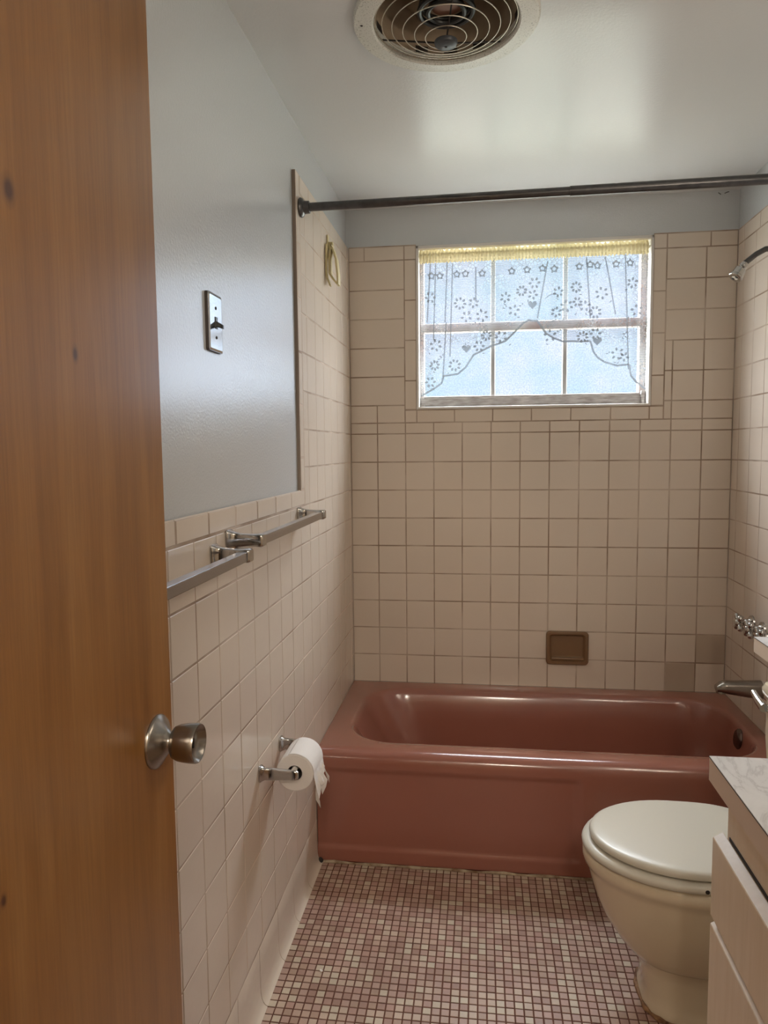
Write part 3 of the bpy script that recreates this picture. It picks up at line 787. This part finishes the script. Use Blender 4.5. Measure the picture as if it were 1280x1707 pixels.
# ------------------------------------------------------------------ toilet paper holder + roll
t = thing('toilet_paper_holder', 'chrome two-post toilet paper holder on the left tiled wall', 'toilet paper holder', (0, -1.245, .58))
for y, side in ((-1.337, 1), (-1.153, -1)):
    bm = new(); secs = []
    for x, hy, hz in ((.0004, .013, .020), (.004, .0135, .0205), (.008, .011, .018), (.014, .0065, .0155), (.04, .005, .0145), (.080, .005, .0125), (.094, .0055, .0115), (.098, .004, .009)):
        secs.append([(x, y+a, .583+b) for a, b, _ in rrect(-hy, hy, -hz, hz, min(hy, hz)*.6, 0, 3, 2)])
    loft(bm, secs); obj('holder_post', bm, M_CHROME, t, smooth=True, sharp=40)
bm = new(); tube(bm, [(.080, -1.333, .582), (.080, -1.157, .582)], .007, 12); obj('spindle', bm, M_WHITE, t, smooth=True)
t = thing('toilet_paper_roll', 'white toilet paper roll with a loose torn end hanging down', 'toilet paper', (.080, -1.245, .574))
RX, RZ, RR = .080, .572, .0475
bm = new(); lathe(bm, [(.0195, 0), (.0455, .0), (RR, .0015), (RR, .1085), (.0455, .11), (.0195, .11), (.0195, 0)], (RX, -1.302, RZ), (0, 1, 0), 64, cap=False)
obj('paper', bm, M_PAPER, t, smooth=True)
bm = new(); lathe(bm, [(.0190, .0005), (.0190, .1095), (.0175, .1095), (.0175, .0005), (.0190, .0005)], (RX, -1.302, RZ), (0, 1, 0), 32, cap=False)
obj('core', bm, M_CARD, t, smooth=True)
bm = new(); V = []; na, nb_ = 46, 24
for j in range(nb_+1):
    y = -1.300+.106*j/nb_; row = []
    hang = .062+.022*sin(j*.55+.4)+.010*sin(j*1.9)-.02*(j/nb_)
    for i in range(na+1):
        s = i/na
        if s < .5:
            a = radians(110-115*(s/.5)); r_ = RR+.0012; x = RX+r_*cos(a); z = RZ+r_*sin(a)
        else:
            q = (s-.5)/.5; x = RX+RR+.001+q*.010+.0055*q*sin(j*.75+q*2.2)+.004*q*sin(j*1.7); z = RZ-.004-hang*q
        row.append(bm.verts.new((x, y+(.006*sin(i*.3)*max(0, s-.5)), z)))
    V.append(row)
for j in range(nb_):
    for i in range(na): bm.faces.new((V[j][i], V[j+1][i], V[j+1][i+1], V[j][i+1]))
so = obj('loose_sheet', bm, M_PAPER, t, smooth=True)
md = so.modifiers.new('thickness', 'SOLIDIFY'); md.thickness = .0006

# ------------------------------------------------------------------ toilet
TC = -1.216
toi = thing('toilet', 'bone coloured toilet with closed ivory lid beside the vanity', 'toilet', (1.10, TC, 0))
def outline(xf, xb, b, z, cyo=0, p=2.0, back=1.0, n=56, xm=None):
    """front tip xf, back xb, half width b; widest at xm"""
    xm = xm if xm is not None else xf+(xb-xf)*.52; pts = []
    for k in range(n):
        a = 2*pi*k/n; c_, s_ = cos(a), sin(a)
        if c_ < 0: x = xm+(xm-xf)*math.copysign(abs(c_)**(2/p), c_)
        else: x = xm+(xb-xm)*abs(c_)**(2/(p*back))
        pb = p if c_ < 0 else p*back
        pts.append((x, TC+cyo+b*math.copysign(abs(s_)**(2/pb), s_), z))
    return pts
bm = new()
S = [outline(.946, 1.36, .120, .0, p=3.2, back=1.2), outline(.946, 1.36, .120, .016, p=3.2, back=1.2), outline(.950, 1.35, .112, .024, p=3.4, back=1.2), outline(.950, 1.34, .106, .05, p=3.4, back=1.2),
     outline(.947, 1.33, .100, .095, p=3.3, back=1.2), outline(.945, 1.33, .097, .118, p=3.2, back=1.2), outline(.934, 1.328, .104, .124, p=2.9, back=1.2), outline(.916, 1.325, .116, .134, p=2.6, back=1.2), outline(.893, 1.32, .129, .158, p=2.3, back=1.25),
     outline(.870, 1.315, .140, .190, p=2.15, back=1.3), outline(.850, 1.31, .153, .225, p=2.1, back=1.35), outline(.834, 1.305, .164, .265, p=2.05, back=1.4), outline(.822, 1.30, .173, .305, p=2, back=1.4),
     outline(.815, 1.30, .178, .330, back=1.4), outline(.812, 1.30, .180, .342, back=1.4), outline(.804, 1.30, .1865, .350, back=1.4), outline(.801, 1.30, .189, .362, back=1.4), outline(.802, 1.30, .188, .376, back=1.4), outline(.808, 1.29, .183, .383, back=1.4),
     outline(.86, 1.24, .14, .384, back=1.4)]
loft(bm, S); obj('bowl', bm, M_CHINA, toi, smooth=True, sharp=60)
bm = new()
S = [outline(.806, 1.245, .184, .3855, back=1.5), outline(.8, 1.248, .189, .389, back=1.5), outline(.799, 1.25, .190, .396, back=1.5), outline(.803, 1.248, .187, .403, back=1.5), outline(.815, 1.24, .176, .406, back=1.5)]
loft(bm, S); obj('seat', bm, M_SEAT, toi, smooth=True, sharp=60)
bm = new()
S = [outline(.850, 1.235, .150, .4085, back=1.6), outline(.835, 1.24, .160, .4100, back=1.6), outline(.819, 1.25, .175, .4115, back=1.6), outline(.817, 1.252, .177, .418, back=1.6), outline(.820, 1.25, .174, .4245, back=1.6), outline(.824, 1.246, .170, .4272, back=1.6), outline(.831, 1.24, .164, .4286, back=1.6), outline(.86, 1.22, .14, .4291, back=1.6), outline(1.0, 1.1, .03, .4292)]
loft(bm, S); obj('lid', bm, M_SEAT, toi, smooth=True, sharp=60)
bm = new(); lathe(bm, [(.0050, 0), (.0042, .0014), (0, .0016)], (1.045, TC-.1898, .3955), (.0, -1, 0), 12); obj('seat_screw', bm, M_DARK, toi)
for y in (-.075, .075):
    bm = new(); box(bm, 1.235, 1.275, TC+y-.02, TC+y+.02, .386, .428, .006); obj('hinge', bm, M_SEAT, toi, smooth=True)
bm = new(); loft(bm, [rrect(1.305, 1.505, TC-.235, TC+.235, .03, z) if z > .5 else rrect(1.315, 1.505, TC-.215, TC+.215, .03, z) for z in (.384, .42, .6, .715)])
obj('tank', bm, M_CHINA, toi, smooth=True)
bm = new(); loft(bm, [rrect(1.300, 1.510, TC-.240, TC+.240, .035, .712), rrect(1.294, 1.512, TC-.246, TC+.246, .038, .722), rrect(1.294, 1.512, TC-.246, TC+.246, .038, .735), rrect(1.300, 1.508, TC-.240, TC+.240, .035, .746), rrect(1.312, 1.50, TC-.228, TC+.228, .03, .751)])
obj('tank_lid', bm, M_CHINA, toi, smooth=True)
bm = new(); lathe(bm, [(.012, 0), (.012, .006), (.009, .012)], (1.305, -1.035, .690), (-1, 0, 0), 20)
tube(bm, [(1.289, -1.035, .690), (1.287, -1.005, .697), (1.286, -.985, .703), (1.286, -.965, .709)], [.013, .0115, .009, .0085], 12)
obj('flush_lever', bm, M_CHROME, toi, smooth=True)
bm = new(); pts = [(x, y, .003) for x, y, z in outline(.944, 1.362, .1225, 0, p=3.2, back=1.2)]
tube(bm, pts, [.0055+.0022*sin(i*1.9) for i in range(len(pts))], 8, closed=True)
obj('stained_caulk', bm, M_STAIN, toi, smooth=True)

# ------------------------------------------------------------------ vanity + countertop
ct = thing('countertop', 'white marbled laminate countertop extending as a shelf over the toilet tank', 'countertop', (1.24, -2.2, .80))
bm = new(); ZT, ZU = .820, .775
pts = [(.9585, YD+.002), (.9585, -1.668), (1.30, -1.668)]
for k in range(1, 9): a = radians(-90+90*k/8); pts.append((1.30+.046*cos(a), -1.622+.046*sin(a)))
pts += [(1.346, -.790), (W-.002, -.790), (W-.002, YD+.002)]
def slab(pts, z0, z1, m):
    lo = [bm.verts.new((x, y, z0)) for x, y in pts]; hi = [bm.verts.new((x, y, z1)) for x, y in pts]
    bm.faces.new(hi).material_index = m; bm.faces.new(lo[::-1]).material_index = m
    for i in range(len(pts)):
        j = (i+1) % len(pts); bm.faces.new((lo[i], lo[j], hi[j], hi[i])).material_index = 0
slab(pts, ZU, ZT-.0012, 0)
obj('counter_edge', bm, M_EDGE, ct)
bm = new(); slab([(x+(-.0004), y) for x, y in pts], ZT-.0012, ZT, 0)
obj('counter_top', bm, M_LAM, ct)
bm = new(); ring = [(x-.0006, y+(.0006 if y > -1.7 and x < 1.4 else 0), ZT-.0018) for x, y in pts[:12]]
tube(bm, ring, .0007, 6); obj('laminate_seam', bm, M_DARK, ct)

cab = thing('vanity_cabinet', 'beige woodgrain vanity cabinet with slab fronts beside the toilet', 'cabinet', (1.25, -2.27, 0))
bm = new(); box(bm, .976, W-.002, YD+.002, -1.722, .09, ZU-.0005); box(bm, 1.03, W-.002, YD+.002, -1.722, 0, .09)
obj('cabinet_body', bm, M_CAB, cab)
def front(name, y0, y1, z0, z1):
    bm = new()
    # slab front whose top edge is bevelled back as a finger pull
    xo, xi = .9575, .9755
    prof_ = [(xi, z0), (xo+.002, z0), (xo, z0+.002), (xo, z1-.011), (xo+.001, z1-.009), (xi-.001, z1), (xi, z1)]
    loft(bm, [[(x, y0, z) for x, z in prof_], [(x, y1, z) for x, z in prof_]])
    obj(name, bm, M_CAB, cab)
front('drawer_front', -2.17, -1.703, .537, .694)
front('drawer_front', -2.17, -1.703, .325, .531)
front('drawer_front', -2.17, -1.703, .115, .319)
front('cabinet_door', -2.62, -2.185, .115, .694)
bm = new(); box(bm, .9745, .9765, -2.66, -1.735, .697, .703); obj('finger_gap', bm, M_DARK, cab)

# ------------------------------------------------------------------ wooden door, open along the left wall
DX, DY = .1405, -2.128
door = thing('door_1', None, None, (DX-.0175, DY-.36, 0)); door['kind'] = 'structure'

knots(-2.412+.36-DY, 1.609, .012, .018)
knots(-2.32+.36-DY, 1.481, .007, .012)
knots(-2.470+.36-DY, 1.002, .006, .009)
L(M_WOOD, c, B(M_WOOD).inputs['Base Color'])
bm = new(); box(bm, DX-.035, DX, DY-.71, DY, .008, 2.035, .0015)
obj('door_slab', bm, M_WOOD, door)
ky, kz = DY-.047, 1.020
bm = new(); lathe(bm, [(.0335, 0), (.0335, .0025), (.031, .005), (.0235, .009), (.016, .0145), (.0115, .018), (.0108, .021), (.0108, .028)], (DX, ky, kz), (1, 0, 0), 48)
rs = obj('rosette', bm, M_NICKEL, door, smooth=True, sharp=50)
bm = new(); lathe(bm, [(.0108, .0215), (.0165, .0225), (.0200, .025), (.0225, .031), (.0238, .039), (.0245, .047), (.0244, .054), (.0236, .0560), (.0218, .0548), (.019, .050), (.012, .0475), (0, .0468)], (DX, ky, kz), (1, 0, 0), 56, cap=False)
kn = obj('door_knob', bm, M_NICKEL, door, smooth=True, sharp=50)
bm = new(); box(bm, DX+.0465, DX+.0495, ky-.0015, ky+.0015, kz-.006, kz+.006, .0006); obj('keyhole', bm, M_DARK, kn)

# ------------------------------------------------------------------ ceiling exhaust fan
fan = thing('exhaust_fan', 'round ceiling exhaust fan with concentric wire grille and off-white ring', 'fan', (FCX, FCY, H))
bm = new(); lathe(bm, [(.165, .012), (.1665, -.010), (.170, -.014), (.198, -.0125), (.2095, -.0105), (.2125, -.007), (.2125, 0), (.165, .0)], (FCX, FCY, H), (0, 0, 1), 96, cap=False)
obj('trim_ring', bm, M_FANRING, fan, smooth=True)
bm = new(); lathe(bm, [(.166, -.004), (.166, .10), (.158, .16), (.10, .20), (0, .205)], (FCX, FCY, H), (0, 0, 1), 64, cap=False)
obj('housing', bm, M_FANIN, fan, smooth=True)
for k in range(14):
    if k in (1, 5, 9): continue
    a = 2*pi*k/14+.2
    bm = new(); da = .10
    vs = [[bm.verts.new((FCX+.1645*cos(a+da*u), FCY+.1645*sin(a+da*u), H+z)) for u in (-1, -.5, 0, .5, 1)] for z in (.010, .026)]
    for i in range(4): bm.faces.new((vs[0][i], vs[0][i+1], vs[1][i+1], vs[1][i]))
    obj('vent_slot', bm, M_DARK, fan)
bm = new()
def dome(r): return H-.004-.050*(1-(r/.165))
for r_ in (.047, .072, .099, .124, .147, .163):
    tube(bm, [(FCX+r_*cos(2*pi*i/64), FCY+r_*sin(2*pi*i/64), dome(r_)) for i in range(64)], .0012, 6, closed=True)
obj('grille_rings', bm, M_WIRE, fan, smooth=True)
for a in (radians(160), radians(40), radians(280)):
    bm = new(); tube(bm, [(FCX+r_*cos(a), FCY+r_*sin(a), dome(r_)+.002) for r_ in (.018, .06, .11, .166)], .0019, 6); obj('grille_spoke', bm, M_DARK, fan, smooth=True)
bm = new(); lathe(bm, [(0, -.060), (.016, -.0595), (.0245, -.056), (.0265, -.052), (.0265, -.048), (0, -.046)], (FCX, FCY, H), (0, 0, 1), 32)
obj('grille_hub', bm, mat('blue grey hub cap', (.07, .075, .085), .4, .3), fan, smooth=True)
bm = new(); lathe(bm, [(0, -.0612), (.0035, -.0605)], (FCX, FCY, H), (0, 0, 1), 10, cap=False); obj('hub_screw', bm, M_DARK, fan)
bm = new()
for r_, z in ((.062, .030), (.058, .045), (.042, .028)):
    tube(bm, [(FCX+r_*cos(2*pi*i/40), FCY+.02+r_*sin(2*pi*i/40), H+z) for i in range(40)], .006, 8, closed=True)
obj('motor_bracket', bm, M_BLACK, fan, smooth=True)
bm = new(); lathe(bm, [(0, .036), (.034, .038), (.040, .046), (.042, .11), (0, .12)], (FCX, FCY+.02, H), (0, 0, 1), 32); obj('motor', bm, mat('rusty motor housing', (.22, .10, .06), .5, .3), fan, smooth=True)
for k in range(4):
    a = k*pi/2+.5
    bm = new(); A = []
    for s in range(7):
        r_ = .045+.095*s/6; wd = .016+.024*s/6
        A.append([(FCX+r_*cos(a)+wd*u*-sin(a), FCY+.01+r_*sin(a)+wd*u*cos(a), H+.085+u*.014) for u in (-1, 0, 1)])
    G = [[bm.verts.new(p) for p in q] for q in A]
    for i in range(6):
        for j in range(2): bm.faces.new((G[i][j], G[i+1][j], G[i+1][j+1], G[i][j+1]))
    ob = obj('fan_blade', bm, M_FANIN, fan, smooth=True); md = ob.modifiers.new('t', 'SOLIDIFY'); md.thickness = .0015
for a in (radians(188), radians(-65)):
    bm = new(); lathe(bm, [(.0035, 0), (0, .0025)], (FCX+.193*cos(a), FCY+.193*sin(a), H-.0125), (0, 0, -1), 10, cap=False); obj('ring_screw', bm, M_DARK, fan)

# ------------------------------------------------------------------ paper scraps on the floor
for k, (x, y, s, lb) in enumerate(((.125, -1.243, .007, 'tiny white scrap on the mosaic floor near the left wall'),)):
    bm = new(); box(bm, x-s*.7, x+s*.7, y-s*.4, y+s*.4, .0006, .0030, .0008)
    bmesh.ops.rotate(bm, cent=(x, y, 0), matrix=Matrix.Rotation(-.7, 3, 'Z'), verts=bm.verts)
    tag(obj('paper_scrap', bm, M_WHITE), lb, 'scrap')

# ------------------------------------------------------------------ hallway ceiling lamp behind the viewer
hl = thing('hall_ceiling_lamp', 'round frosted ceiling lamp in the hallway behind the doorway', 'lamp', (.75, -3.95, H))
bm = new(); lathe(bm, [(.15, 0), (.15, -.012), (.14, -.018)], (.75, -3.95, H), (0, 0, 1), 32); obj('lamp_base', bm, M_NICKEL, hl)
M_GLOW = bpy.data.materials.new('lit frosted globe'); M_GLOW.use_nodes = True
b = B(M_GLOW); b.inputs['Base Color'].default_value = (.9, .85, .75, 1); b.inputs['Emission Color'].default_value = (1, .88, .73, 1); b.inputs['Emission Strength'].default_value = HALL_POWER
bm = new(); lathe(bm, [(.138, -.018), (.145, -.05), (.12, -.085), (.06, -.105), (0, -.11)], (.75, -3.95, H), (0, 0, 1), 40, cap=False); obj('lamp_globe', bm, M_GLOW, hl, smooth=True)

# ------------------------------------------------------------------ vanity mirror, and an unseen bulb bar added for fill light, right wall
mi = thing('vanity_mirror', 'frameless wall mirror above the vanity on the right wall', 'mirror', (W, -2.25, 1.45))
bm = new(); box(bm, W-.008, W-.001, -2.72, -1.78, 1.05, 1.80, .002)
obj('mirror_glass', bm, mat('mirror silver', (.8, .82, .8), .02, 1), mi)
vl = thing('vanity_fill_light', 'added fill light bar with round frosted bulbs above the vanity mirror', 'lamp', (W, -2.25, 1.95))
bm = new(); box(bm, W-.045, W-.001, -2.60, -1.90, 1.90, 2.00, .006)
obj('fill_light_bar', bm, M_CHROME, vl)
M_FILL_BULB = bpy.data.materials.new('added fill bulb'); M_FILL_BULB.use_nodes = True
b = B(M_FILL_BULB); b.inputs['Base Color'].default_value = (.9, .88, .82, 1); b.inputs['Emission Color'].default_value = (1, .86, .70, 1); b.inputs['Emission Strength'].default_value = FILL_BULB
for y in (-2.51, -2.34, -2.16, -1.99):
    bm = new(); lathe(bm, [(.018, 0), (.02, .012), (.036, .03), (.046, .055), (.044, .08), (.03, .098), (0, .106)], (W-.045, y, 1.95), (-1, 0, 0), 24, cap=False)
    obj('bulb', bm, M_FILL_BULB, vl, smooth=True)
